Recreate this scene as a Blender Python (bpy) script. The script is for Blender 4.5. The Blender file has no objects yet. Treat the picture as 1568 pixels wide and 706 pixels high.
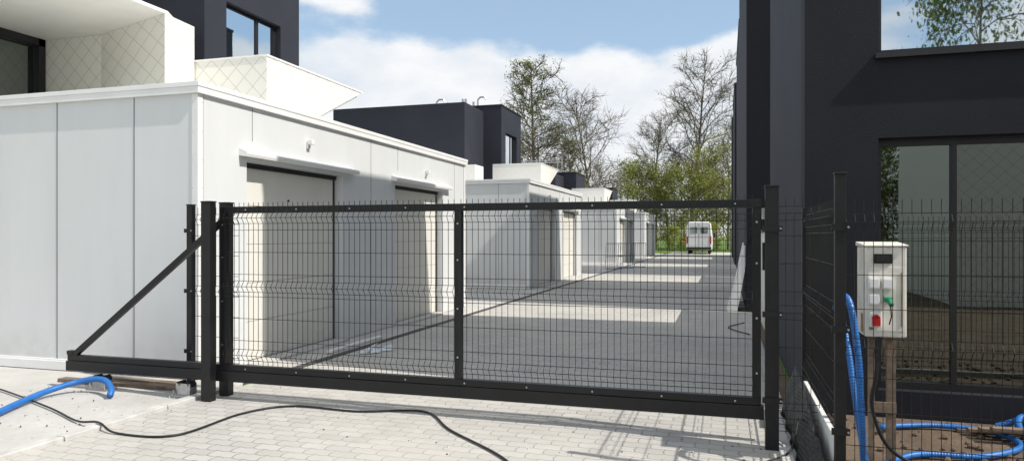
import bpy, math, random
from mathutils import Vector, Matrix
random.seed(7)
S=bpy.context.scene
D=bpy.data
# ---------------------------------------------------------------- materials
def newmat(name):
    m=D.materials.new(name); m.use_nodes=True
    nt=m.node_tree; b=nt.nodes['Principled BSDF']
    return m,nt,b
def N(nt,t,**k):
    n=nt.nodes.new(t)
    for a,v in k.items(): setattr(n,a,v)
    return n
def math_(nt,op,a,b=None,c=None):
    n=N(nt,'ShaderNodeMath',operation=op)
    for i,x in enumerate((a,b,c)):
        if x is None: continue
        if isinstance(x,(int,float)): n.inputs[i].default_value=x
        else: nt.links.new(x,n.inputs[i])
    return n.outputs[0]
def mixc(nt,f,a,b):
    n=N(nt,'ShaderNodeMix',data_type='RGBA')
    for s,x in ((n.inputs[0],f),(n.inputs[6],a),(n.inputs[7],b)):
        if isinstance(x,(int,float)): s.default_value=x
        elif isinstance(x,tuple): s.default_value=(x[0],x[1],x[2],1)
        else: nt.links.new(x,s)
    return n.outputs[2]
def noise(nt,scale,detail=4,vec=None,rough=.55):
    n=N(nt,'ShaderNodeTexNoise'); n.inputs['Scale'].default_value=scale; n.inputs['Detail'].default_value=detail
    n.inputs['Roughness'].default_value=rough
    if vec is None:
        tc=N(nt,'ShaderNodeTexCoord'); vec=tc.outputs['Object']
    nt.links.new(vec,n.inputs['Vector'])
    return n.outputs['Fac']
def ramp(nt,f,lo,hi):
    n=N(nt,'ShaderNodeMapRange'); n.inputs[1].default_value=lo; n.inputs[2].default_value=hi
    nt.links.new(f,n.inputs[0]); return n.outputs[0]
def bump(nt,b,h,strength,dist):
    n=N(nt,'ShaderNodeBump'); n.inputs['Strength'].default_value=strength; n.inputs['Distance'].default_value=dist
    nt.links.new(h,n.inputs['Height']); nt.links.new(n.outputs[0],b.inputs['Normal']); return n
def plain(name,c,rough=.6,metal=0,var=.15,ns=3,bumps=0,bs=40,spec=.5):
    m,nt,b=newmat(name)
    f=ramp(nt,noise(nt,ns,5),.3,.7)
    nt.links.new(mixc(nt,f,tuple(x*(1-var) for x in c),tuple(min(1,x*(1+var)) for x in c)),b.inputs['Base Color'])
    b.inputs['Roughness'].default_value=rough; b.inputs['Metallic'].default_value=metal
    b.inputs['Specular IOR Level'].default_value=spec
    if bumps: bump(nt,b,noise(nt,bs,5),bumps,.01)
    return m
def m_panel(name,c,var=.06):
    m,nt,b=newmat(name)
    tc=N(nt,'ShaderNodeTexCoord'); mp=N(nt,'ShaderNodeMapping'); mp.inputs['Scale'].default_value=(2,2,.35)
    nt.links.new(tc.outputs['Object'],mp.inputs[0])
    f=ramp(nt,noise(nt,1.6,5,mp.outputs[0]),.3,.7)
    c1=mixc(nt,f,tuple(x*(1-var) for x in c),c)
    sp=N(nt,'ShaderNodeSeparateXYZ'); nt.links.new(tc.outputs['Object'],sp.inputs[0])
    dirt=math_(nt,'MULTIPLY',ramp(nt,sp.outputs[2],.55,0.),ramp(nt,noise(nt,5,6),.35,.75))
    c2=mixc(nt,math_(nt,'MULTIPLY',dirt,.45),c1,(.38,.34,.28))
    nt.links.new(c2,b.inputs['Base Color']); b.inputs['Roughness'].default_value=.42
    bump(nt,b,noise(nt,2.2,3),.12,.02)
    return m
def m_shingle(name,c,k=.45,bs=.5):
    m,nt,b=newmat(name)
    tc=N(nt,'ShaderNodeTexCoord'); sp=N(nt,'ShaderNodeSeparateXYZ'); nt.links.new(tc.outputs['Object'],sp.inputs[0])
    u=math_(nt,'ADD',sp.outputs[0],sp.outputs[1]); z=sp.outputs[2]
    s=.30
    a=math_(nt,'FRACT',math_(nt,'DIVIDE',math_(nt,'ADD',u,z),s))
    d=math_(nt,'FRACT',math_(nt,'DIVIDE',math_(nt,'SUBTRACT',u,z),s))
    la=math_(nt,'LESS_THAN',a,.05); lb=math_(nt,'GREATER_THAN',d,.95)
    l=math_(nt,'MAXIMUM',la,lb)
    hgt=math_(nt,'SUBTRACT',math_(nt,'MULTIPLY',math_(nt,'SUBTRACT',d,a),.5),l)
    nt.links.new(mixc(nt,math_(nt,'MULTIPLY',l,k),c,tuple(x*.42 for x in c)),b.inputs['Base Color'])
    b.inputs['Roughness'].default_value=.4
    bump(nt,b,hgt,bs,.014); return m
def m_paver():
    m,nt,b=newmat('paver_blocks')
    tc=N(nt,'ShaderNodeTexCoord'); 
    sp=N(nt,'ShaderNodeSeparateXYZ'); nt.links.new(tc.outputs['Object'],sp.inputs[0])
    zx=math_(nt,'PINGPONG',math_(nt,'DIVIDE',sp.outputs[0],.05),1.)
    zy=math_(nt,'PINGPONG',math_(nt,'DIVIDE',sp.outputs[1],.0575),1.)
    yy=math_(nt,'ADD',sp.outputs[1],math_(nt,'MULTIPLY',zx,.014))
    xx=math_(nt,'ADD',sp.outputs[0],math_(nt,'MULTIPLY',zy,.014))
    cb=N(nt,'ShaderNodeCombineXYZ'); nt.links.new(xx,cb.inputs[0]); nt.links.new(yy,cb.inputs[1])
    br=N(nt,'ShaderNodeTexBrick'); nt.links.new(cb.outputs[0],br.inputs['Vector'])
    br.inputs['Scale'].default_value=1; br.inputs['Brick Width'].default_value=.2; br.inputs['Row Height'].default_value=.115
    br.inputs['Mortar Size'].default_value=.005; br.inputs['Mortar Smooth'].default_value=.4; br.inputs['Bias'].default_value=0
    br.inputs['Color1'].default_value=(.49,.475,.45,1); br.inputs['Color2'].default_value=(.40,.39,.37,1); br.inputs['Mortar'].default_value=(.17,.155,.13,1)
    n1=ramp(nt,noise(nt,.55,6),.38,.66)
    n2=ramp(nt,noise(nt,9,7,rough=.7),.3,.75)
    n3=ramp(nt,noise(nt,1.7,6,rough=.65),.52,.70)
    sand=math_(nt,'MULTIPLY',n1,.6)
    c=mixc(nt,sand,br.outputs['Color'],(.56,.53,.475))
    c=mixc(nt,math_(nt,'MULTIPLY',n2,.3),c,(.34,.325,.30))
    c=mixc(nt,math_(nt,'MULTIPLY',n3,.3),c,(.30,.28,.25))
    nt.links.new(c,b.inputs['Base Color']); b.inputs['Roughness'].default_value=.85
    h=math_(nt,'ADD',math_(nt,'MULTIPLY',br.outputs['Fac'],-1.),math_(nt,'MULTIPLY',noise(nt,60,4),.25))
    bump(nt,b,h,.5,.006); return m
def m_leaf(name,c1,c2):
    m,nt,b=newmat(name)
    g=N(nt,'ShaderNodeNewGeometry')
    col=mixc(nt,g.outputs['Random Per Island'],c1,c2)
    nt.links.new(col,b.inputs['Base Color']); b.inputs['Roughness'].default_value=.6
    tr=N(nt,'ShaderNodeBsdfTranslucent'); nt.links.new(col,tr.inputs[0])
    mx=N(nt,'ShaderNodeMixShader'); mx.inputs[0].default_value=.4
    out=nt.nodes['Material Output']
    nt.links.new(b.outputs[0],mx.inputs[1]); nt.links.new(tr.outputs[0],mx.inputs[2]); nt.links.new(mx.outputs[0],out.inputs[0])
    return m
def m_ground(name,c1,c2,sc=2,bs=.6):
    m,nt,b=newmat(name)
    f=ramp(nt,noise(nt,sc,8,rough=.7),.35,.65); f2=ramp(nt,noise(nt,sc*18,5),.3,.7)
    c=mixc(nt,f,c1,c2); c=mixc(nt,math_(nt,'MULTIPLY',f2,.3),c,tuple(x*.65 for x in c1))
    nt.links.new(c,b.inputs['Base Color']); b.inputs['Roughness'].default_value=.95
    bump(nt,b,noise(nt,sc*12,7,rough=.7),bs,.03); return m
def m_glass(name,c):
    m,nt,b=newmat(name)
    b.inputs['Base Color'].default_value=(*c,1); b.inputs['Metallic'].default_value=1; b.inputs['Roughness'].default_value=.015
    bump(nt,b,noise(nt,.9,2),.06,.02); return m

M={}
M['white']=m_panel('white_panel',(.71,.725,.73))
M['trim']=plain('white_trim',(.82,.82,.81),.4,var=.04)
M['door']=m_panel('door_cream',(.78,.76,.70))
M['seam']=plain('seam_dark',(.10,.10,.10),.7)
M['shingle']=m_shingle('white_shingle',(.80,.79,.73),.5,.5)
M['shinglef']=m_shingle('white_shingle_plain',(.80,.79,.74),.12,.15)
M['soffit']=plain('soffit',(.80,.80,.76),.5,var=.03)
M['black']=plain('black_render',(.016,.017,.023),.75,var=.15,ns=1.2,bumps=.15,bs=60,spec=.25)
M['char']=plain('charcoal_render',(.028,.031,.043),.75,var=.15,ns=.8,bumps=.15,bs=60,spec=.3)
M['frame']=plain('dark_frame',(.012,.012,.014),.45,var=.1)
M['steel']=plain('black_powdercoat',(.009,.009,.010),.42,var=.25,ns=6,spec=.4)
M['wire']=plain('wire_black',(.012,.012,.012),.45,spec=.4)
M['galv']=plain('galvanised',(.5,.5,.5),.35,metal=.9,ns=20)
M['glass']=m_glass('window_glass',(.66,.71,.74))
M['glassd']=m_glass('window_glass_dark',(.21,.235,.225))
M['conc']=m_ground('concrete',(.56,.545,.52),(.44,.425,.40),1.3,.2)
M['conck']=plain('kerb_concrete',(.50,.49,.47),.9,var=.15,ns=8,bumps=.3,bs=50)
M['plinth']=plain('plinth_concrete',(.68,.68,.66),.8,var=.08,ns=8,bumps=.2,bs=50)
M['drain']=plain('drain_dark',(.06,.06,.06),.8)
M['paver']=m_paver()
M['soil']=m_ground('soil',(.13,.09,.06),(.23,.17,.12),2.5,1.)
M['grass']=m_ground('grass',(.07,.15,.02),(.15,.23,.04),.6,.8)
M['blue']=plain('blue_hose',(.02,.14,.43),.38,var=.15,ns=9)
M['cable']=plain('black_rubber',(.012,.012,.012),.5)
M['box']=plain('cabinet_paint',(.72,.70,.63),.5,var=.14,ns=7)
M['stain']=plain('rust_stain',(.30,.22,.15),.8,var=.3,ns=20)
M['red']=plain('red_plastic',(.50,.015,.015),.35)
M['green']=plain('green_plastic',(.01,.22,.10),.35)
M['wood']=plain('weathered_wood',(.19,.14,.10),.85,var=.35,ns=14,bumps=.4)
M['board']=plain('pale_board',(.62,.62,.58),.7,var=.12,ns=4)
M['bark']=plain('bark',(.12,.10,.08),.9,var=.35,ns=4)
M['van']=plain('van_paint',(.80,.81,.82),.3,var=.03)
M['tyre']=plain('tyre',(.015,.015,.015),.8)
M['leafA']=m_leaf('leaf_spring',(.17,.21,.03),(.46,.48,.09))
M['leafB']=m_leaf('leaf_olive',(.10,.13,.03),(.30,.33,.09))
M['leafC']=m_leaf('leaf_mirror_side',(.06,.10,.02),(.20,.26,.06))
M['plastic']=plain('clear_scrap',(.65,.70,.75),.25,var=.1)
def m_membrane():
    m,nt,b=newmat('dimple_membrane')
    tc=N(nt,'ShaderNodeTexCoord'); v=N(nt,'ShaderNodeTexVoronoi'); v.inputs['Scale'].default_value=42; v.inputs['Randomness'].default_value=0
    nt.links.new(tc.outputs['Object'],v.inputs['Vector'])
    b.inputs['Base Color'].default_value=(.02,.02,.02,1); b.inputs['Roughness'].default_value=.5
    bump(nt,b,v.outputs['Distance'],1,.02); return m
M['membrane']=m_membrane()

# ---------------------------------------------------------------- mesh builder
class MB:
    def __init__(s): s.v=[];s.f=[];s.m=[];s.mats=[]
    def mi(s,k):
        if k not in s.mats: s.mats.append(k)
        return s.mats.index(k)
    def face(s,pts,k):
        n=len(s.v); s.v+= [tuple(p) for p in pts]; s.f.append(tuple(range(n,n+len(pts)))); s.m.append(s.mi(k))
    def box(s,x0,x1,y0,y1,z0,z1,k):
        n=len(s.v)
        s.v+=[(x0,y0,z0),(x1,y0,z0),(x1,y1,z0),(x0,y1,z0),(x0,y0,z1),(x1,y0,z1),(x1,y1,z1),(x0,y1,z1)]
        for f in ((3,2,1,0),(4,5,6,7),(0,1,5,4),(1,2,6,5),(2,3,7,6),(3,0,4,7)):
            s.f.append(tuple(n+i for i in f)); s.m.append(s.mi(k))
        return s
    def prism(s,poly,axis,a,b,k):
        def P(p,t):
            return {'x':(t,p[0],p[1]),'y':(p[0],t,p[1]),'z':(p[0],p[1],t)}[axis]
        n=len(s.v); q=len(poly)
        s.v+=[P(p,a) for p in poly]+[P(p,b) for p in poly]
        s.f.append(tuple(range(n+q-1,n-1,-1))); s.m.append(s.mi(k))
        s.f.append(tuple(range(n+q,n+2*q))); s.m.append(s.mi(k))
        for i in range(q):
            j=(i+1)%q; s.f.append((n+i,n+j,n+q+j,n+q+i)); s.m.append(s.mi(k))
    def tube(s,pts,r,sides,k,cap=True):
        pts=[Vector(p) for p in pts]; n0=len(s.v); L=len(pts); mi=s.mi(k)
        rr=r if isinstance(r,(list,tuple)) else [r]*L
        up=None
        for i,p in enumerate(pts):
            d=(pts[min(i+1,L-1)]-pts[max(i-1,0)])
            if d.length<1e-9: d=Vector((0,0,1))
            d.normalize()
            if up is None:
                up=Vector((0,0,1)) if abs(d.z)<.9 else Vector((1,0,0))
                a=d.cross(up)
            else:
                a=prev-d*prev.dot(d)
            if a.length<1e-4: a=d.cross(Vector((0,1,0)))
            a.normalize(); prev=a; b=d.cross(a)
            for q in range(sides):
                t=2*math.pi*(q+.5)/sides
                s.v.append(tuple(p+(a*math.cos(t)+b*math.sin(t))*rr[i]))
        for i in range(L-1):
            for q in range(sides):
                q2=(q+1)%sides
                s.f.append((n0+i*sides+q,n0+i*sides+q2,n0+(i+1)*sides+q2,n0+(i+1)*sides+q)); s.m.append(mi)
        if cap:
            s.f.append(tuple(n0+q for q in range(sides))[::-1]); s.m.append(mi)
            s.f.append(tuple(n0+(L-1)*sides+q for q in range(sides))); s.m.append(mi)
    def loft(s,secs,k):
        n=len(s.v); q=len(secs[0]); mi=s.mi(k)
        for c in secs: s.v+=[tuple(p) for p in c]
        for i in range(len(secs)-1):
            for j in range(q):
                j2=(j+1)%q
                s.f.append((n+i*q+j,n+i*q+j2,n+(i+1)*q+j2,n+(i+1)*q+j)); s.m.append(mi)
        s.f.append(tuple(n+j for j in range(q))[::-1]); s.m.append(mi)
        s.f.append(tuple(n+(len(secs)-1)*q+j for j in range(q))); s.m.append(mi)
    def obj(s,name,parent=None,bevel=0,smooth=False,recalc=True):
        me=D.meshes.new(name); me.from_pydata(s.v,[],s.f)
        for k in s.mats: me.materials.append(M[k])
        me.polygons.foreach_set('material_index',s.m)
        if smooth: me.polygons.foreach_set('use_smooth',[True]*len(s.f))
        me.update()
        if recalc:
            import bmesh
            bm=bmesh.new(); bm.from_mesh(me); bmesh.ops.recalc_face_normals(bm,faces=bm.faces); bm.to_mesh(me); bm.free()
        o=D.objects.new(name,me); S.collection.objects.link(o)
        if parent: o.parent=parent
        if bevel:
            b=o.modifiers.new('bevel','BEVEL'); b.width=bevel; b.segments=2; b.limit_method='ANGLE'
        return o
def group(name,loc=(0,0,0)):
    e=D.objects.new(name,None); S.collection.objects.link(e); e.location=loc; e.empty_display_size=.3; return e

# ---------------------------------------------------------------- ground
def sheet(name,x0,x1,y0,y1,z,k):
    b=MB(); b.face([(x0,y0,z),(x1,y0,z),(x1,y1,z),(x0,y1,z)],k); return b.obj(name,recalc=False)
sheet('ground',-500,500,-500,700,-.02,'grass')
sheet('concrete_pavement',-16,-4.72,-30,60,-.008,'conc')
sheet('paved_driveway',-4.62,.50,-30,66,.0,'paver')
sheet('soil_ground',.69,40,-30,6.5,-.004,'soil')
sheet('gravel_ground',.50,.62,-30,66,-.006,'soil')
b=MB(); y=-6
while y<5.9:
    b.box(-4.72,-4.62,y,min(y+.99,5.99),-.1,.035,'conck'); y+=1.
b.obj('kerb',bevel=.008)
b=MB(); b.box(-4.72,-4.6,6.2,60,-.05,.006,'drain'); b.obj('drainage_channel')
b=MB(); y=-2.
while y<6.4:
    b.box(.36,.44,y,y+.985,-.1,.03,'conck'); y+=1
b.obj('kerb',bevel=.006)
b=MB()
for i in range(420):
    x=random.uniform(.8,4.5); y=random.uniform(3.8,6.4); r=random.uniform(.006,.032)
    b.loft([[(x+rr*math.cos(t)*random.uniform(.7,1.2),y+rr*math.sin(t)*random.uniform(.7,1.2),z) for t in [k*math.pi/2.5 for k in range(5)]] for rr,z in ((r,-.004),(r*1.1,r*.5),(r*.4,r))],'soil')
b.obj('soil_clods')
b=MB()
for i in range(260):
    if random.random()<.6: x=random.uniform(-6.5,-4.3); y=random.uniform(4.0,6.1)
    else: x=random.uniform(-4.3,.3); y=random.uniform(4,6.3)
    r=random.uniform(.003,.010)
    b.loft([[(x+rr*math.cos(t)*random.uniform(.6,1.4),y+rr*math.sin(t),z) for t in [k*math.pi/2 for k in range(4)]] for rr,z in ((r,-.004),(r*.5,r))],'conck' if i%3 else 'soil')
b.obj('loose_grit')

# ---------------------------------------------------------------- garages
def garage(y0,y1,doors,lamps,front_seams):
    X=-5.29; g=group('garage'); H=3.06; XL=-12.5
    b=MB()
    b.box(XL,X-.30,y0+.0,y1,0,H,'white')
    edges=[y0]
    for d0,d1 in doors: edges+= [d0,d1]
    edges.append(y1)
    for i in range(0,len(edges),2):
        b.box(X-.30,X,edges[i],edges[i+1],0,H,'white')
    for d0,d1 in doors: b.box(X-.30,X,d0,d1,2.36,H,'white')
    b.obj('walls',g)
    t=MB()
    t.box(XL,X+.05,y0-.05,y1+.05,H,H+.05,'trim')
    t.box(XL,X+.043,y0-.043,y0-.003,H-.07,H,'trim'); t.box(X+.003,X+.043,y0-.003,y1+.043,H-.07,H,'trim')
    t.box(X-.07,X+.008,y0-.008,y0-.001,.0,H-.072,'trim'); t.box(X+.001,X+.008,y0,y0+.07,.0,H-.072,'trim')
    t.box(X+.001,X+.008,y1-.07,y1,.0,H-.072,'trim')
    t.box(XL,X-.075,y0-.035,y0-.001,0,.10,'trim'); t.box(XL,X-.075,y0-.02,y0-.001,.10,.12,'trim')
    t.obj('coping_and_trim',g,bevel=.003)
    s=MB()
    for x in front_seams: s.box(x-.004,x+.004,y0-.004,y0-.0005,.12,H-.07,'seam')
    z=.2
    while z<H-.1:
        s.tube([(X-.055,y0-.008,z),(X-.055,y0-.011,z)],.004,6,'galv'); s.tube([(X+.008,y0+.055,z),(X+.011,y0+.055,z)],.004,6,'galv'); z+=.3
    for yy in (y0+.07+.006,y1-.085):
        s.box(X+.0005,X+.003,yy-.003,yy+.003,.0,H-.07,'seam')
    for (a,c) in [(edges[i],edges[i+1]) for i in range(0,len(edges),2)]:
        if c-a>1.2: s.box(X+.0005,X+.003,(a+c)/2-.003,(a+c)/2+.003,.0,H-.07,'seam')
    for d0,d1 in doors:
        s.box(X+.0005,X+.003,d0+.1-.003,d0+.1+.003,2.6,H-.07,'seam')
    s.obj('panel_seams',g)
    for i,(d0,d1) in enumerate(doors):
        q=MB(); n=5; h=2.30
        for k in range(n):
            q.box(X-.17,X-.135,d0+.02,d1-.05,.02+k*h/n,.02+(k+1)*h/n-.005,'door')
        q.box(X-.18,X-.171,d0+.005,d1-.005,.0,2.35,'seam')
        q.box(X-.168,X-.13,d1-.05,d1-.002,.0,2.30,'frame')
        q.box(X-.165,X-.10,d0+.01,d1-.01,2.30,2.357,'frame')
        q.obj('sectional_door_%d'%(i+1),g,bevel=.003)
        q=MB(); q.prism([(X+.002,2.50),(X+.002,2.41),(X+.10,2.40),(X+.11,2.43),(X+.11,2.455)],'y',d0-.14,d1+.30,'trim'); q.obj('door_canopy_%d'%(i+1),g)
        q=MB(); q.box(X-.12,X+.12,d0+.02,d1-.02,-.02,.018,'conck'); q.obj('threshold_%d'%(i+1),g)
        q=MB(); q.tube([(X-.134,d0+1.0,1.95),(X-.120,d0+1.0,1.95)],.015,8,'frame'); q.obj('door_lock_%d'%(i+1),g)
    for i,(ly,lz) in enumerate(lamps):
        q=MB(); q.box(X+.002,X+.03,ly-.03,ly+.03,lz-.05,lz+.05,'trim'); q.box(X+.03,X+.09,ly-.035,ly+.035,lz+.0,lz+.065,'trim'); q.obj('wall_lamp_%d'%(i+1),g,bevel=.006)
    return g
garage(6.13,14.07,[(6.92,9.06),(10.75,12.83)],[(8.16,2.7),(12.0,2.64)],[-6.12,-7.20,-8.28,-9.36])
garage(19.2,26.7,[(20.2,22.4),(23.6,25.9)],[(21.4,2.7),(24.9,2.7)],[-6.2,-7.3,-8.4,-9.5])
garage(36,43.2,[(37,39.2),(40.4,42.6)],[(38,2.7)],[-6.2,-7.3,-8.4])
garage(49,56.5,[(50,52.2),(53.4,55.6)],[(51,2.7)],[-6.2,-7.3])

# ---------------------------------------------------------------- left houses
def left_house(dy,name='modern_house',detail=False,H=6.6):
    g=group(name); SH='shingle' if detail else 'shinglef'
    b=MB(); y0=9.89+dy; y1=12.65+dy; X=-8.4; dz=H-6.6
    w0,w1,z0,z1=10.44+dy,12.02+dy,3.95+dz*.3,5.62+dz
    b.box(-13.8,X-.25,y0,y1,0,H,'char')
    b.box(X-.25,X,y0,w0,0,H,'char'); b.box(X-.25,X,w1,y1,0,H,'char')
    b.box(X-.25,X,w0,w1,0,z0,'char'); b.box(X-.25,X,w0,w1,z1,H,'char')
    if not detail: b.box(-14.6,-9.15,y0-2.1,y0-.003,0,H-.2,'char')
    b.box(-13.9,X+.03,y0-.03,y1+.03,H,H+.05,'frame')
    b.obj('tower_walls',g)
    f=MB(); fx=X-.10
    f.box(fx-.05,fx+.0,w0,w0+.06,z0,z1,'frame'); f.box(fx-.05,fx,w1-.06,w1,z0,z1,'frame')
    f.box(fx-.05,fx,w0+.06,w1-.06,z0,z0+.06,'frame'); f.box(fx-.05,fx,w0+.06,w1-.06,z1-.06,z1,'frame')
    m=w0+(w1-w0)*.62; f.box(fx-.05,fx,m-.04,m+.04,z0+.06,z1-.06,'frame'); f.obj('window_frame',g)
    f=MB(); f.box(fx-.04,fx-.02,w0+.05,w1-.05,z0+.05,z1-.05,'glass'); f.obj('window_glass',g)
    p=MB(); px=-6.6; yb=9.1+dy
    p.prism([(yb,3.07),(yb+.45,3.07),(yb+2.9,4.2),(yb,4.2)],'x',px-.10,px,SH)
    p.box(-8.5,px-.10,yb,yb+.10,3.07,4.2,SH)
    p.prism([(yb+.45,3.07),(yb+.6,3.07),(yb+2.9,4.13),(yb+2.9,4.2)],'x',-8.38,px-.102,'soffit')
    p.obj('terrace_parapet',g)
    c=MB(); c.box(-8.5,px+.015,yb-.015,yb+.115,4.2,4.225,'trim'); c.box(px-.115,px+.015,yb+.115,yb+2.93,4.2,4.225,'trim'); c.obj('parapet_coping',g)
    w=MB(); w.box(-13.5,-8.9,y1+.003,y1+3.5,0,3.9,SH); w.box(-13.0,-8.42,y0-3 if not detail else y0-.6,y0-2.11 if not detail else y0-.03,0,4.0,SH); w.obj('white_ground_floor',g)
    return g
h1=left_house(0,detail=True)
b=MB()
O=(-7.83,8.4); I=(-9.65,9.0); Z0=3.05; Z1=4.74
b.prism([I,O,(-7.90,9.08),(-8.6,9.28),(-10.9,9.28),(-10.9,9.0)],'z',Z0,Z1,'shingle')
b.obj('shingle_wall',h1)
b=MB(); b.box(-11.05,-10.9,5.2,9.28,Z0,3.12,'frame'); 
for yy in (5.2,6.45,7.7,8.86): b.box(-11.0,-10.80,yy,yy+.12,3.12,4.74,'frame')
b.box(-11.0,-10.80,5.2,8.98,4.62,4.738,'frame'); b.obj('terrace_window_frame',h1)
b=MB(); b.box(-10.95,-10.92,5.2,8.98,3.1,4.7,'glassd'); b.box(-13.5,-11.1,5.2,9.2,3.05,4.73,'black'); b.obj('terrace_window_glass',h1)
b=MB(); b.prism([(-7.83,8.46),(-7.83,5.0),(-14,5.0),(-14,9.6),(-8.45,9.6)],'z',Z1+.002,Z1+.05,'soffit'); b.obj('roof_overhang',h1)
b=MB(); b.box(-13.6,-9.9,6.2,9.5,Z1+.052,6.8,'char'); b.obj('upper_storey',h1)
b=MB(); b.tube([(-8.15,10.35,4.33),(-7.95,10.3,4.48),(-8.28,10.5,4.45),(-8.15,10.35,4.33)],.012,5,'frame'); b.obj('opened_sash',h1)

h2=left_house(16.5)
b=MB()
for (x,y,h) in ((-10.9,27,.35),(-10.4,27.4,.55),(-10.2,27.2,.5),(-10.0,27.6,.45)):
    b.tube([(x,y,6.6),(x,y,6.6+h)],.05,8,'galv')
for xx in (-9.6,-11.4): b.tube([(xx,27,6.6),(xx,27,7.0),(xx+.1,27,7.1),(xx+.3,27,7.1),(xx+.35,27,7.0)],.035,8,'galv')
b.obj('roof_vents',h2)
left_house(31,H=5.2); left_house(45,H=5.2)

# ---------------------------------------------------------------- right houses
def right_house(X,y0,y1,H=9.0,detail=False):
    g=group('modern_house')
    b=MB()
    if detail:
        wx0,wx1=1.22,4.6; za,zb,zc,zd=.22,2.31,3.0,5.1
        b.box(X+.2,8,y0+.28,y1,0,H,'black')
        b.box(X,X+.2,y0+.28,y1,0,H,'char')
        b.box(X,wx0,y0,y0+.28,0,H,'black'); b.box(wx1,8,y0,y0+.28,0,H,'black')
        b.box(wx0,wx1,y0,y0+.28,0,za,'black'); b.box(wx0,wx1,y0,y0+.28,zb,zc,'black'); b.box(wx0,wx1,y0,y0+.28,zd,H,'black')
    else:
        b.box(X+.003,8,y0,y1,0,H,'black'); b.box(X-.0,X+.003,y0+.0,y1,0,H,'char')
    b.box(X-.03,8.03,y0-.03,y1+.03,H,H+.08,'frame')
    b.obj('walls',g)
    if detail:
        f=MB(); g1=MB()
        for (a,c) in ((za,zb),(zc,zd)):
            yy=y0+.10
            cols=[wx0,1.80,3.0,wx1] if a==za else [wx0,2.9,wx1]
            f.box(wx0,wx1,yy,yy+.06,c-.06,c,'frame'); f.box(wx0,wx1,yy,yy+.06,a,a+.06,'frame')
            for q in cols:
                q0=min(max(q-.02,wx0),wx1-.06); f.box(q0,q0+.04,yy-.002,yy+.058,a+.06,c-.06,'frame')
            g1.box(wx0+.01,wx1-.01,yy+.03,yy+.05,a+.02,c-.02,'glass' if a==zc else 'glassd')
        f.box(wx0-.03,wx1+.03,y0-.05,y0+.09,zc-.035,zc+.005,'frame'); f.obj('window_frames',g); g1.obj('window_glass',g)
    else:
        f=MB(); f.box(1.6,4.5,y0-.02,y0-.002,.3,2.3,'glassd'); f.box(1.5,4.6,y0-.012,y0-.001,.2,2.4,'frame'); f.obj('window',g)
    return g
right_house(.65,6.5,11.3,9.0,True)
right_house(.40,14.6,22.0); right_house(.50,27.0,34.0,9.3); right_house(.47,38.2,46,9.3); right_house(.45,50.5,56,9.5)
for (a,c) in ((11.3,14.6),(22,27),(34,38.2),(46,50.5)):
    b=MB(); y=a+.01
    while y<c-.3:
        y2=min(y+.8,c-.01); b.box(.60,.64,y,y2-.006,0,1.55,'board'); y=y2
    b.box(.59,.65,a+.01,c-.01,1.55,1.60,'steel'); b.obj('privacy_wall')

# ---------------------------------------------------------------- gate / fence
def mesh_panel(b,p0,p1,z0,z1,folds,normal,spacing=.05,r=.0027,tips=.03):
    p0=Vector(p0);p1=Vector(p1); d=p1-p0; L=d.length; d.normalize(); nrm=Vector(normal)
    prof=[(z0-.0,0)]
    for f in folds:
        prof+=[(f-.05,0),(f,.035),(f+.05,0)]
    prof.append((z1+tips,0))
    prof=[p for p in prof if z0<=p[0]<=z1+tips+.001]
    n=int(L/spacing)
    for i in range(n+1):
        q=p0+d*(L*i/n)
        b.tube([(q.x+nrm.x*o,q.y+nrm.y*o,z) for z,o in prof],r,4,'wire',cap=False)
    hz=[(f-.05,0) for f in folds]+[(f,.035) for f in folds]+[(f+.05,0) for f in folds]
    z=z0+.02
    while z<z1:
        if all(abs(z-f)>.09 for f in folds): hz.append((z,0))
        z+=.2
    for z,o in hz:
        if z0-.01<=z<=z1+.01:
            off=nrm*(o+.005)
            b.tube([(p0.x+off.x,p0.y+off.y,z),(p1.x+off.x,p1.y+off.y,z)],r*1.15,4,'wire',cap=False)
g=group('sliding_gate'); GY=5.47; x0,xm,x1=-4.42,-2.11,.22
b=MB()
b.box(x0-.03,x1+.03,GY-.03,GY+.03,1.705,1.765,'steel')
b.box(-6.26,x1+.03,GY-.03,GY+.03,.265,.32,'steel')
b.box(-6.27,x1+.05,GY-.04,GY+.04,.165,.262,'steel')
for x in (x0,xm,x1):
    b.box(x-.03,x+.03,GY-.028,GY+.028,.32,1.705,'steel')
b.tube([(-6.22,GY,.30),(-4.45,GY,1.63)],.036,4,'steel')
b.box(-6.27,-6.20,GY-.03,GY+.03,.32,.36,'steel')
b.obj('gate_frame',g,bevel=.003)
b=MB(); 
for a,c in ((x0+.03,xm-.03),(xm+.03,x1-.03)):
    mesh_panel(b,(a,GY-.034,0),(c,GY-.034,0),.33,1.72,[.42,1.04,1.66],(0,-1,0),tips=.08)
b.obj('gate_mesh',g)
b=MB()
for x in (x0,xm,x1):
    for z in (.5,.9,1.3,1.6): b.tube([(x,GY-.03,z),(x,GY-.036,z)],.008,6,'galv')
for i in range(9):
    x=x0+.25+i*.53
    for z in (1.735,.29): b.tube([(x,GY-.03,z),(x,GY-.036,z)],.007,6,'galv')
b.obj('gate_bolts',g)
b=MB(); b.box(.255,.30,GY-.03,GY+.03,1.62,1.70,'galv'); b.box(.26,.31,GY-.05,GY+.02,1.25,1.45,'steel'); b.box(.24,.30,GY-.02,GY+.03,.10,.16,'galv'); b.obj('gate_latch',g)
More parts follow.
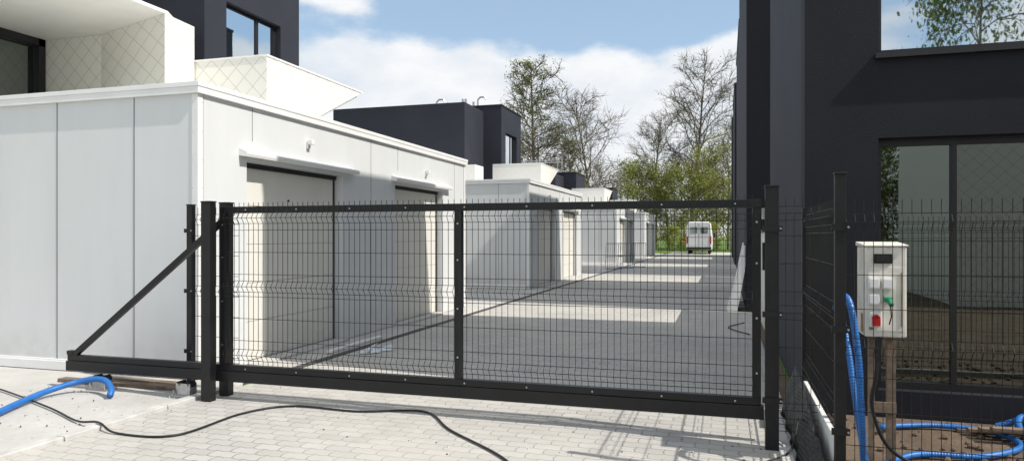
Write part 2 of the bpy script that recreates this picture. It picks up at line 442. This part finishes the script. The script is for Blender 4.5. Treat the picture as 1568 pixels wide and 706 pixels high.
def post(name,x,y,z,w,dp,mat='steel',plate=False):
    e=group(name,(0,0,0)); b=MB(); b.box(x-w/2,x+w/2,y-dp/2,y+dp/2,-.3,z,mat); b.box(x-w/2-.004,x+w/2+.004,y-dp/2-.004,y+dp/2+.004,z+.001,z+.014,'steel')
    b.obj('shaft',e,bevel=.003)
    b=MB()
    for zz in (.35,.95,1.55):
        b.box(x-w/2-.02,x+w/2+.02,y-dp/2-.012,y-dp/2-.001,zz-.02,zz+.02,'steel'); b.tube([(x+w/2+.01,y-dp/2-.012,zz),(x+w/2+.01,y-dp/2-.02,zz)],.007,6,'galv')
    if plate: b.obj('clips',e)
    return e
post('gate_post',-4.50,5.35,1.80,.10,.08)
post('gate_post',-4.50,5.59,1.80,.10,.08)
post('gate_post',.315,5.30,1.84,.09,.09,plate=True)
post('fence_post',-5.13,5.85,1.80,.06,.06,plate=True)
post('fence_post',.65,4.56,1.86,.06,.05,plate=True)
post('fence_post',.65,6.42,1.72,.06,.05)
b=MB(); mesh_panel(b,(-5.10,5.85,0),(-4.56,5.85,0),.08,1.75,[.2,.95,1.66],(0,-1,0)); b.obj('mesh_fence')
b=MB(); mesh_panel(b,(.36,5.42,0),(.64,5.42,0),.08,1.74,[.2,.95,1.66],(0,-1,0)); b.obj('mesh_fence')
b=MB(); mesh_panel(b,(.65,4.6,0),(.65,6.4,0),.30,1.70,[.42,1.04,1.62],(-1,0,0)); b.obj('mesh_fence')
b=MB(); mesh_panel(b,(.68,4.56,0),(3.18,4.56,0),.05,1.68,[.12,.85,1.58],(0,-1,0),r=.0024); b.obj('mesh_fence')
post('fence_post',3.22,4.56,1.80,.06,.05)
b=MB(); b.box(.63,.67,4.60,6.40,-.05,.28,'plinth'); b.obj('fence_plinth',bevel=.005)
b=MB(); b.box(.69,3.19,4.54,4.58,-.05,.04,'conck'); b.obj('fence_plinth',bevel=.005)
b=MB(); n=24
rows=[]
for i in range(n+1):
    y=4.3+(6.42-4.3)*i/n; wob=.012*math.sin(i*1.3); zt=.10+.30*i/n+.02*math.sin(i*2.1)
    rows.append([(.46+wob,y,.0),(.50+wob,y,zt*.5),(.57+wob*.5,y,zt),(.575+wob*.5,y,zt),(.51+wob,y,zt*.5),(.47+wob,y,0)])
b.loft(rows,'membrane'); b.obj('dimple_membrane',smooth=True)
for x,y in ((-5.85,5.47),(-4.85,5.47)):
    e=group('gate_roller'); b=MB(); b.box(x-.11,x+.11,y-.07,y+.07,-.008,.012,'galv'); b.box(x-.08,x+.08,y-.045,y-.04,.012,.12,'galv'); b.box(x-.08,x+.08,y+.04,y+.045,.012,.12,'galv')
    for q in (-.05,.05):
        b.tube([(x+q,y-.038,.11),(x+q,y+.038,.11)],.03,12,'tyre'); b.tube([(x+q,y-.06,.11),(x+q,y-.046,.11)],.014,6,'galv')
        b.tube([(x+q*1.8,y-.06,.012),(x+q*1.8,y-.06,.06)],.008,6,'galv')
    b.obj('bracket',e)
b=MB(); b.box(-6.6,-5.0,5.62,5.72,-.006,.03,'wood'); b.box(-6.4,-5.1,5.8,5.88,-.006,.025,'wood'); b.obj('wooden_plank',bevel=.004)

# ---------------------------------------------------------------- cables and hoses
def spline(pts,step=.02):
    P=[Vector(p) for p in pts]; P=[P[0]*2-P[1]]+P+[P[-1]*2-P[-2]]; out=[]
    for i in range(1,len(P)-2):
        n=max(2,int((P[i+1]-P[i]).length/step))
        for k in range(n):
            t=k/n; a,b_,c,d=P[i-1],P[i],P[i+1],P[i+2]
            out.append(.5*((2*b_)+(c-a)*t+(2*a-5*b_+4*c-d)*t*t+(3*b_-a-3*c+d)*t**3))
    out.append(P[-2]); return out
def hose(name,pts,r,mat,corr=True):
    q=spline(pts,.0045 if corr else .04); rr=[r*(1.0+(.045 if (i//2)%2 else -.045)) for i in range(len(q))] if corr else r
    b=MB(); b.tube(q,rr,12 if corr else 6,mat); return b.obj(name,smooth=True)
cz=.012
hose('black_cable',[(x,y,cz) for x,y in ((-7.4,5.3),(-6.75,5.13),(-5.63,4.71),(-5.0,4.43))]+[(-4.67,4.33,.05)]+[(x,y,cz) for x,y in ((-4.39,4.24),(-3.93,4.33),(-3.88,5.01),(-3.63,5.36),(-2.99,5.36),(-2.45,5.52),(-2.02,5.05),(-1.43,4.52),(-1.0,3.9))],.009,'cable',False)
hose('blue_hose',[(-5.1,3.2,.03),(-5.5,3.9,.03),(-5.78,4.37,.03),(-6.02,4.95,.05),(-5.98,5.24,.09),(-5.80,5.33,.125),(-5.62,5.30,.12),(-5.48,5.22,.07),(-5.43,5.16,.025)],.028,'blue')
hose('blue_hose',[(.70,5.1,1.02),(.71,4.85,1.12),(.74,4.74,1.05),(.775,4.7,.72),(.79,4.68,.35),(.82,4.75,.08),(.95,5.0,.03),(1.24,5.34,.03),(1.65,5.42,.03),(1.98,5.75,.03),(1.93,6.1,.03),(1.6,6.2,.03),(1.28,6.1,.03),(1.12,5.9,.06)],.021,'blue')
hose('blue_hose',[(.73,5.0,.95),(.745,4.9,.8),(.77,4.8,.5),(.80,4.72,.22),(.84,4.6,.04),(.9,4.2,.03),(1.0,3.9,.03)],.018,'blue')
hose('black_cable',[(.95,5.0,.86),(.92,4.98,.6),(.9,5.0,.4),(1.0,5.05,.15),(1.2,5.15,.015),(1.45,5.2,.015),(1.75,5.05,.015)],.012,'cable',False)
hose('black_cable',[(.33,4.6,.012),(.25,4.9,.012),(.42,5.1,.05),(.5,5.4,.2)],.008,'cable',False)
hose('black_cable',[(.35,11.2,.02),(.15,11.6,.02),(.05,12.0,.02),(.2,12.4,.02),(.3,12.3,.06)],.010,'cable',False)
hose('blue_hose',[(2.0,6.3,.03),(2.3,6.25,.14),(2.6,6.1,.1),(2.4,5.9,.03),(2.1,6.0,.05),(2.2,6.3,.12),(2.7,6.3,.03)],.024,'blue')

# ---------------------------------------------------------------- electrical cabinet
e=group('electrical_cabinet'); X0,X1,Y0,Y1,ZA,ZB=.85,1.09,4.95,5.22,.86,1.43
b=MB(); b.box(X0,X1,Y0,Y1,ZA,ZB,'box'); b.obj('housing',e,bevel=.008)
b=MB(); b.prism([(Y0-.012,ZB+.002),(Y1+.01,ZB+.002),(Y1+.01,ZB+.03),(Y0-.012,ZB+.012)],'x',X0-.008,X1+.008,'box'); b.obj('rain_cover',e,bevel=.004)
b=MB(); b.box(X0+.05,X1-.085,Y0-.012,Y0-.001,1.325,1.385,'steel'); b.box(X0+.065,X1-.10,Y0-.015,Y0-.0125,1.335,1.372,'frame'); b.obj('breaker_window',e,bevel=.004)
b=MB(); b.box(X0+.02,X1-.015,Y0-.006,Y0-.001,.90,1.30,'box'); b.box(X1-.035,X1-.025,Y0-.010,Y0-.0065,.93,1.27,'stain'); b.box(X0+.025,X0+.05,Y0-.008,Y0-.0062,.905,.93,'stain'); b.box(X0-.003,X0-.0005,Y0+.05,Y0+.12,.88,1.0,'stain'); b.obj('door_panel',e,bevel=.001)
b=MB()
for (x,z) in ((.90,1.20),(.975,1.20),(.90,1.10)):
    b.box(x-.032,x+.032,Y0-.03,Y0-.008,z-.036,z+.036,'trim'); b.tube([(x,Y0-.03,z),(x,Y0-.04,z)],.026,14,'box'); b.box(x-.027,x+.027,Y0-.044,Y0-.0405,z-.027,z+.027,'trim')
b.obj('sockets',e,bevel=.003)
b=MB(); b.box(.955,1.0,Y0-.05,Y0-.008,1.085,1.115,'green'); b.tube([(.98,Y0-.05,1.10),(.985,Y0-.09,1.07)],.016,10,'green'); b.obj('green_plug',e,bevel=.004)
b=MB(); b.box(.875,.94,Y0-.04,Y0-.008,.925,1.02,'trim'); b.box(.885,.93,Y0-.065,Y0-.041,.935,.98,'red'); b.tube([(.907,Y0-.041,.985),(.907,Y0-.06,.98)],.024,12,'red'); b.obj('red_socket',e,bevel=.003)
b=MB(); b.tube([(.98,Y0-.09,1.07),(.985,Y0-.09,1.0),(.975,Y0-.08,.95)],.004,6,'cable'); b.obj('plug_lead',e)
b=MB(); b.box(.90,.935,5.1,5.14,-.1,ZA-.001,'wood'); b.box(1.01,1.06,5.1,5.15,-.1,ZA-.001,'wood'); b.box(.90,1.06,5.085,5.098,.35,.42,'wood'); b.obj('stand_legs',e)
b=MB()
for i in range(4): b.box(1.7+i*.05,3.2,6.15-i*.09,6.22-i*.09,0+i*.03,.025+i*.03,'wood')
b.obj('timber_stack',bevel=.003)

# ---------------------------------------------------------------- small site items
b=MB()
for i,(y,a,hh) in enumerate(((14.65,.34,1.30),(15.2,.30,1.2),(15.9,.27,1.35),(16.6,.24,1.15))):
    b.face([(.385-a,y,.0),(.385-a,y+.55,.0),(.385,y+.55,hh),(.385,y,hh)],'trim')
    b.face([(.385-a,y-.02,.0),(.385,y-.02,hh),(.385,y-.02,hh-.4),(.385-a*.45,y-.02,.0)],'trim')
o=b.obj('leaning_boards',recalc=False); s_=o.modifiers.new('s','SOLIDIFY'); s_.thickness=.015
for (x,y,sx) in ((-5.1,31.2,.55),(-4.7,32.2,.5),(-4.3,33.0,.45)):
    e=group('fence_frame_panel'); b=MB(); H=1.15; lean=.25
    def P(u,z): return (x+.7*u,y+.5*u+lean*z,z)
    for u in (0,1): b.tube([P(u,0),P(u,H)],.022,4,'galv')
    for z in (.03,H*.5,H): b.tube([P(0,z),P(1,z)],.02,4,'blue' if z<.1 else 'galv')
    for k in range(1,8): b.tube([P(k/8,.03),P(k/8,H)],.007,4,'steel')
    b.obj('frame',e)
b=MB(); rnd=random.Random(3)
for i in range(14):
    x=-4.35+rnd.uniform(-.12,.12); y=8.2+rnd.uniform(-.2,.2)
    b.face([(x,y,.01),(x+rnd.uniform(.03,.12),y+rnd.uniform(-.06,.06),.02),(x+rnd.uniform(.0,.1),y+rnd.uniform(.02,.1),rnd.uniform(.03,.10)),(x-.04,y+.05,.03)],'plastic')
b.obj('plastic_scrap',recalc=False)
b=MB(); b.box(-4.9,-4.82,8.0,9.4,.0,.03,'trim'); b.obj('trim_offcut')

# ---------------------------------------------------------------- van
VY=59.5; VX=-2.05
e=group('delivery_van')
def sec(y,w,z0,z1,tw):
    h=z1-z0
    return [(VX-w*.97,VY+y,z0),(VX+w*.97,VY+y,z0),(VX+w,VY+y,z0+h*.2),(VX+w*.99,VY+y,z0+h*.5),(VX+tw*1.02,VY+y,z1-.16),(VX+tw*.88,VY+y,z1),(VX-tw*.88,VY+y,z1),(VX-tw*1.02,VY+y,z1-.16),(VX-w*.99,VY+y,z0+h*.5),(VX-w,VY+y,z0+h*.2)]
b=MB(); b.loft([sec(0,1.0,.38,2.58,.86),sec(.06,1.02,.36,2.64,.88),sec(3.7,1.02,.36,2.64,.88),sec(4.15,1.02,.36,2.50,.86),sec(4.85,1.0,.36,1.55,.9),sec(5.5,.95,.36,1.25,.85),sec(5.65,.85,.4,1.0,.75)],'van'); b.obj('body',e,bevel=.02)
b=MB()
for s1 in (-1,1):
    xs=sorted((VX+s1*.12,VX+s1*.70)); b.box(xs[0],xs[1],VY-.014,VY-.002,1.68,2.2,'glassd')
b.obj('rear_windows',e)
b=MB(); b.box(VX-.012,VX+.012,VY-.012,VY-.001,.55,2.50,'seam'); b.box(VX-.98,VX+.98,VY-.14,VY-.002,.38,.56,'frame'); b.box(VX-.80,VX+.80,VY-.012,VY-.001,1.40,1.42,'seam'); b.box(VX+.10,VX+.5,VY-.16,VY-.141,.60,.7,'trim'); b.obj('rear_trim',e)
b=MB()
for s1 in (-1,1): b.box(VX+s1*.93-.06,VX+s1*.93+.06,VY-.03,VY-.002,.85,1.45,'red')
b.obj('tail_lights',e)
b=MB()
for s1 in (-1,1):
    for yy in (.95,4.55): b.tube([(VX+s1*.80-.1,VY+yy,.35),(VX+s1*.80+.1,VY+yy,.35)],.35,18,'tyre')
b.obj('wheels',e)
b=MB()
for s1 in (-1,1): b.box(VX+s1*1.15-.1,VX+s1*1.15+.1,VY+4.1,VY+4.25,1.35,1.75,'frame')
b.obj('mirrors',e)

# ---------------------------------------------------------------- trees
def tree_mesh(name,h,seed,cr,leaves,ls,leafk,start=.25,shape='round',n1=24,n2=6,n3=5,spread=.35,droop=0,twr=.014,clump=.6):
    R=random.Random(seed); b=MB(); tips=[]
    def curve(p,d,L,r0,r1,seg,sides,wob,grav=0):
        pts=[p.copy()]; rr=[r0]; q=p.copy(); d=d.normalized()
        for i in range(seg):
            d=(d+Vector((R.gauss(0,wob),R.gauss(0,wob),R.gauss(0,wob)+grav))).normalized()
            q=q+d*(L/seg); pts.append(q.copy()); rr.append(r0+(r1-r0)*(i+1)/seg)
        b.tube(pts,rr,sides,'bark',cap=False); return pts,d
    tr,_=curve(Vector((0,0,-.2)),Vector((0,0,1)),h*.97,h*.015,h*.002,10,7,.035)
    def at(pts,t):
        x=t*(len(pts)-1); i=min(int(x),len(pts)-2); return pts[i].lerp(pts[i+1],x-i)
    for i in range(n1):
        t=start+(.99-start)*(i+R.random())/n1
        u=(t-start)/(1-start)
        if shape=='cone': rad=cr*(1-u)**.6*(.75+.35*math.sin(i*1.7))+.5
        elif shape=='vase': rad=cr*(.55+.6*math.sin(min(1,u*1.1)*math.pi*.8))*(1-u*.45)
        else: rad=cr*math.sqrt(max(.05,1-(2*u-.85)**2*.8))
        a=i*2.4+R.uniform(-.5,.5); el=R.uniform(.25,.9)
        if shape=='cone': el=R.uniform(.1,.6)+u*.5
        if shape=='vase': el=R.uniform(.6,1.3)
        d=Vector((math.cos(a),math.sin(a),el))
        p=at(tr,t); L=rad*R.uniform(.7,1.15)
        b1,_=curve(p,d,L,h*.005*(1.2-u),h*.001,5,4,.13,.03 if not droop else -droop)
        for j in range(n2):
            s=.25+.75*(j+R.random())/n2; q=at(b1,s)
            d2=(d.normalized()+Vector((R.gauss(0,.7),R.gauss(0,.7),R.gauss(.1,.5)-droop*2)))
            b2,_=curve(q,d2,L*R.uniform(.25,.5)*(1.2-s*.4),twr*1.7,twr*.8,3,3,.16,-droop)
            for k in range(n3):
                q2=at(b2,R.uniform(.3,1)); d3=d2.normalized()+Vector((R.gauss(0,.7),R.gauss(0,.7),R.gauss(.1,.6)-droop*3))
                b3,_=curve(q2,d3,L*R.uniform(.1,.28)+.15,twr,twr*.4,2,3,.15,-droop*2)
                tips.append(b3[-1]); tips.append(b3[1])
    if leaves:
        wts=[]
        ph=[R.uniform(0,6) for _ in range(3)]
        for t in tips:
            c=math.sin(t.x*1.1+ph[0])+math.sin(t.y*1.2+ph[1])+math.sin(t.z*1.0+ph[2])
            wts.append(max(.04,1+c*clump))
        ch=R.choices(tips,wts,k=leaves)
        for t in ch:
            p=t+Vector((R.gauss(0,spread),R.gauss(0,spread),R.gauss(0,spread)-abs(R.gauss(0,droop*3))))
            s=ls*R.uniform(.5,1.3)
            a=Vector((R.gauss(0,1),R.gauss(0,1),R.gauss(0,1))).normalized(); c=a.cross(Vector((R.gauss(0,1),R.gauss(0,1),R.gauss(0,1)))).normalized()
            b.face([p-a*s,p-c*s*.6,p+a*s,p+c*s*.6],leafk)
    return b.obj(name,recalc=False).data
def place(me,name,x,y,s=1,rz=0,sz=None,parent=None):
    o=D.objects.new(name,me); S.collection.objects.link(o); o.location=(x,y,0); o.rotation_euler=(0,0,rz); o.scale=(s,s,sz or s)
    if parent: o.parent=parent
    return o
def mk(nm,**k):
    me=tree_mesh(nm+'_tmp',**k); o=[o for o in S.objects if o.data==me][0]; D.objects.remove(o); me.name=nm+'_mesh'; return me
t_larch=mk('larch',h=17,seed=11,cr=5.6,leaves=8000,ls=.075,leafk='leafB',start=.12,shape='cone',n1=70,n2=8,n3=5,spread=.16,droop=.01,twr=.022,clump=.25)
t_bare=mk('bare',h=14,seed=5,cr=5.2,leaves=0,ls=.08,leafk='leafB',start=.22,shape='vase',n1=30,n2=9,n3=6,twr=.016)
t_big=mk('big',h=20,seed=23,cr=6.6,leaves=600,ls=.08,leafk='leafB',start=.22,shape='vase',n1=42,n2=9,n3=7,spread=.3,twr=.019)
t_g1=mk('g1',h=13,seed=31,cr=4.6,leaves=5200,ls=.10,leafk='leafA',start=.12,shape='round',n1=26,n2=6,n3=6,spread=.35,twr=.020)
t_g2=mk('g2',h=11,seed=37,cr=4.2,leaves=6000,ls=.105,leafk='leafA',start=.08,shape='round',n1=26,n2=6,n3=6,spread=.4,twr=.020)
t_shrub=mk('shrub',h=4,seed=41,cr=2.4,leaves=3500,ls=.11,leafk='leafA',start=.03,shape='round',n1=18,n2=5,n3=4,spread=.35)
t_will=mk('willow',h=11.5,seed=51,cr=4.2,leaves=16000,ls=.10,leafk='leafC',start=.2,shape='round',n1=30,n2=6,n3=5,spread=.35,droop=.12)
place(t_larch,'larch_tree',-15.2,58,1)
place(t_larch,'larch_tree',-13.0,62,.6,2.0)
place(t_bare,'bare_tree',-11.4,64.3,1)
place(t_bare,'bare_tree',-17.5,66,.85,2)
place(t_big,'tall_tree',-3.9,82,1.0,.4)
place(t_big,'tall_tree',-8.5,92,.85,2.4)
place(t_big,'tall_tree',1.0,88,.85,1.0)
e=group('distant_trees'); R=random.Random(9)
for i in range(8):
    place([t_g1,t_g2][i%2],'foliage',-9.8+i*1.75+R.uniform(-.5,.5),78+R.uniform(-3,10),R.uniform(.66,.95),R.uniform(0,6),parent=e)
for i in range(26):
    place([t_bare,t_g2,t_g1,t_bare][i%4],'foliage',-75+i*5.2+R.uniform(-1,1),98+R.uniform(-6,22),R.uniform(.6,.95),R.uniform(0,6),parent=e)
e=group('hedge')
for i in range(15):
    place(t_shrub,'shrub',-22+i*2.1+R.uniform(-.3,.3),70.5+R.uniform(-.8,3),R.uniform(.4,.65),R.uniform(0,6),parent=e)
place(t_will,'willow_tree',8.1,-14,.6,1,1.1); place(t_will,'willow_tree',5.2,-16,.42,3,.62)
e=group('distant_trees')
for i in range(12): place([t_g2,t_g1][i%2],'foliage',-45+i*8,-48+R.uniform(-5,5),.9,R.uniform(0,6),parent=e)
e=group('shingle_house'); b=MB(); b.box(4.7,12,-9,-4,0,4.6,'shingle'); b.obj('walls',e); b=MB(); b.box(4.6,12.1,-9.1,-3.9,4.602,4.7,'trim'); b.obj('roof',e)
b=MB(); 
for i in range(40): b.box(-20+i*1.0,-19.96+i*1.0,67.5,67.54,0,1.1,'steel')
for z in (.2,.65,1.08): b.box(-20,20,67.51,67.53,z,z+.03,'steel')
b.obj('boundary_fence')
b=MB()
for x in (-14,-12,-10):
    for y in (43,44.2): b.tube([(x,y,0),(x,y,6.6)],.035,5,'galv')
for z in (2,4,5.4,6.2):
    for y in (43,44.2): b.tube([(-14,y,z),(-10,y,z)],.03,5,'galv')
b.box(-14,-10,43.1,44.1,3.8,3.86,'wood'); b.box(-14,-10,43.1,44.1,5.2,5.26,'wood')
b.obj('scaffold')

# ---------------------------------------------------------------- world / sun
EL=math.radians(48); AZ=math.radians(98.5)
w=D.worlds.new('World'); S.world=w; w.use_nodes=True; nt=w.node_tree; nt.nodes.clear()
out=N(nt,'ShaderNodeOutputWorld'); sky=N(nt,'ShaderNodeTexSky',sky_type='NISHITA'); sky.sun_disc=False; sky.sun_elevation=EL; sky.sun_rotation=AZ
sky.air_density=1.; sky.dust_density=.5; sky.ozone_density=2.
bg=N(nt,'ShaderNodeBackground'); bg.inputs[1].default_value=.15; nt.links.new(sky.outputs[0],bg.inputs[0])
tc=N(nt,'ShaderNodeTexCoord'); sp=N(nt,'ShaderNodeSeparateXYZ'); nt.links.new(tc.outputs['Generated'],sp.inputs[0])
mp=N(nt,'ShaderNodeMapping'); mp.inputs['Scale'].default_value=(1,1,2.0); mp.inputs['Location'].default_value=(.35,.1,.2); nt.links.new(tc.outputs['Generated'],mp.inputs[0])
nz=noise(nt,3.2,8,mp.outputs[0],.5)
low=math_(nt,'MULTIPLY',math_(nt,'SUBTRACT',.262,sp.outputs[2]),2.8)
hi=math_(nt,'MINIMUM',math_(nt,'MULTIPLY',math_(nt,'SUBTRACT',sp.outputs[2],.42),.6),.10)
bias=math_(nt,'MAXIMUM',math_(nt,'MAXIMUM',low,-.10),hi)
cov=math_(nt,'ADD',nz,bias)
mr=N(nt,'ShaderNodeMapRange',interpolation_type='SMOOTHSTEP'); mr.inputs[1].default_value=.475; mr.inputs[2].default_value=.57; nt.links.new(cov,mr.inputs[0])
nz2=ramp(nt,noise(nt,6,7,mp.outputs[0]),.36,.60)
cc=mixc(nt,nz2,(.74,.80,.88),(.97,.98,.99))
bg2=N(nt,'ShaderNodeBackground'); bg2.inputs[1].default_value=1.0; nt.links.new(cc,bg2.inputs[0])
veil=N(nt,'ShaderNodeBackground'); veil.inputs[0].default_value=(.66,.86,1.,1); veil.inputs[1].default_value=.95
m0=N(nt,'ShaderNodeMixShader'); m0.inputs[0].default_value=.36; nt.links.new(bg.outputs[0],m0.inputs[1]); nt.links.new(veil.outputs[0],m0.inputs[2])
mx=N(nt,'ShaderNodeMixShader'); nt.links.new(math_(nt,'MULTIPLY',mr.outputs[0],.96),mx.inputs[0])
nt.links.new(m0.outputs[0],mx.inputs[1]); nt.links.new(bg2.outputs[0],mx.inputs[2]); nt.links.new(mx.outputs[0],out.inputs[0])
L=D.lights.new('sun','SUN'); L.energy=4.8; L.angle=math.radians(.5); L.color=(1,.95,.87)
so=D.objects.new('sun',L); S.collection.objects.link(so)
sd=Vector((math.sin(AZ)*math.cos(EL),math.cos(AZ)*math.cos(EL),math.sin(EL)))
so.rotation_euler=sd.to_track_quat('Z','Y').to_euler(); so.location=sd*50
# ---------------------------------------------------------------- camera
c=D.cameras.new('camera'); co=D.objects.new('camera',c); S.collection.objects.link(co)
co.location=(0,0,1.5); co.rotation_euler=(math.radians(90),0,math.radians(16.8)); c.sensor_width=36; c.lens=24.82; c.shift_y=8/1568; c.clip_end=2000; c.clip_start=.05
S.camera=co
S.view_settings.view_transform='Standard'; S.view_settings.look='None'; S.view_settings.exposure=0
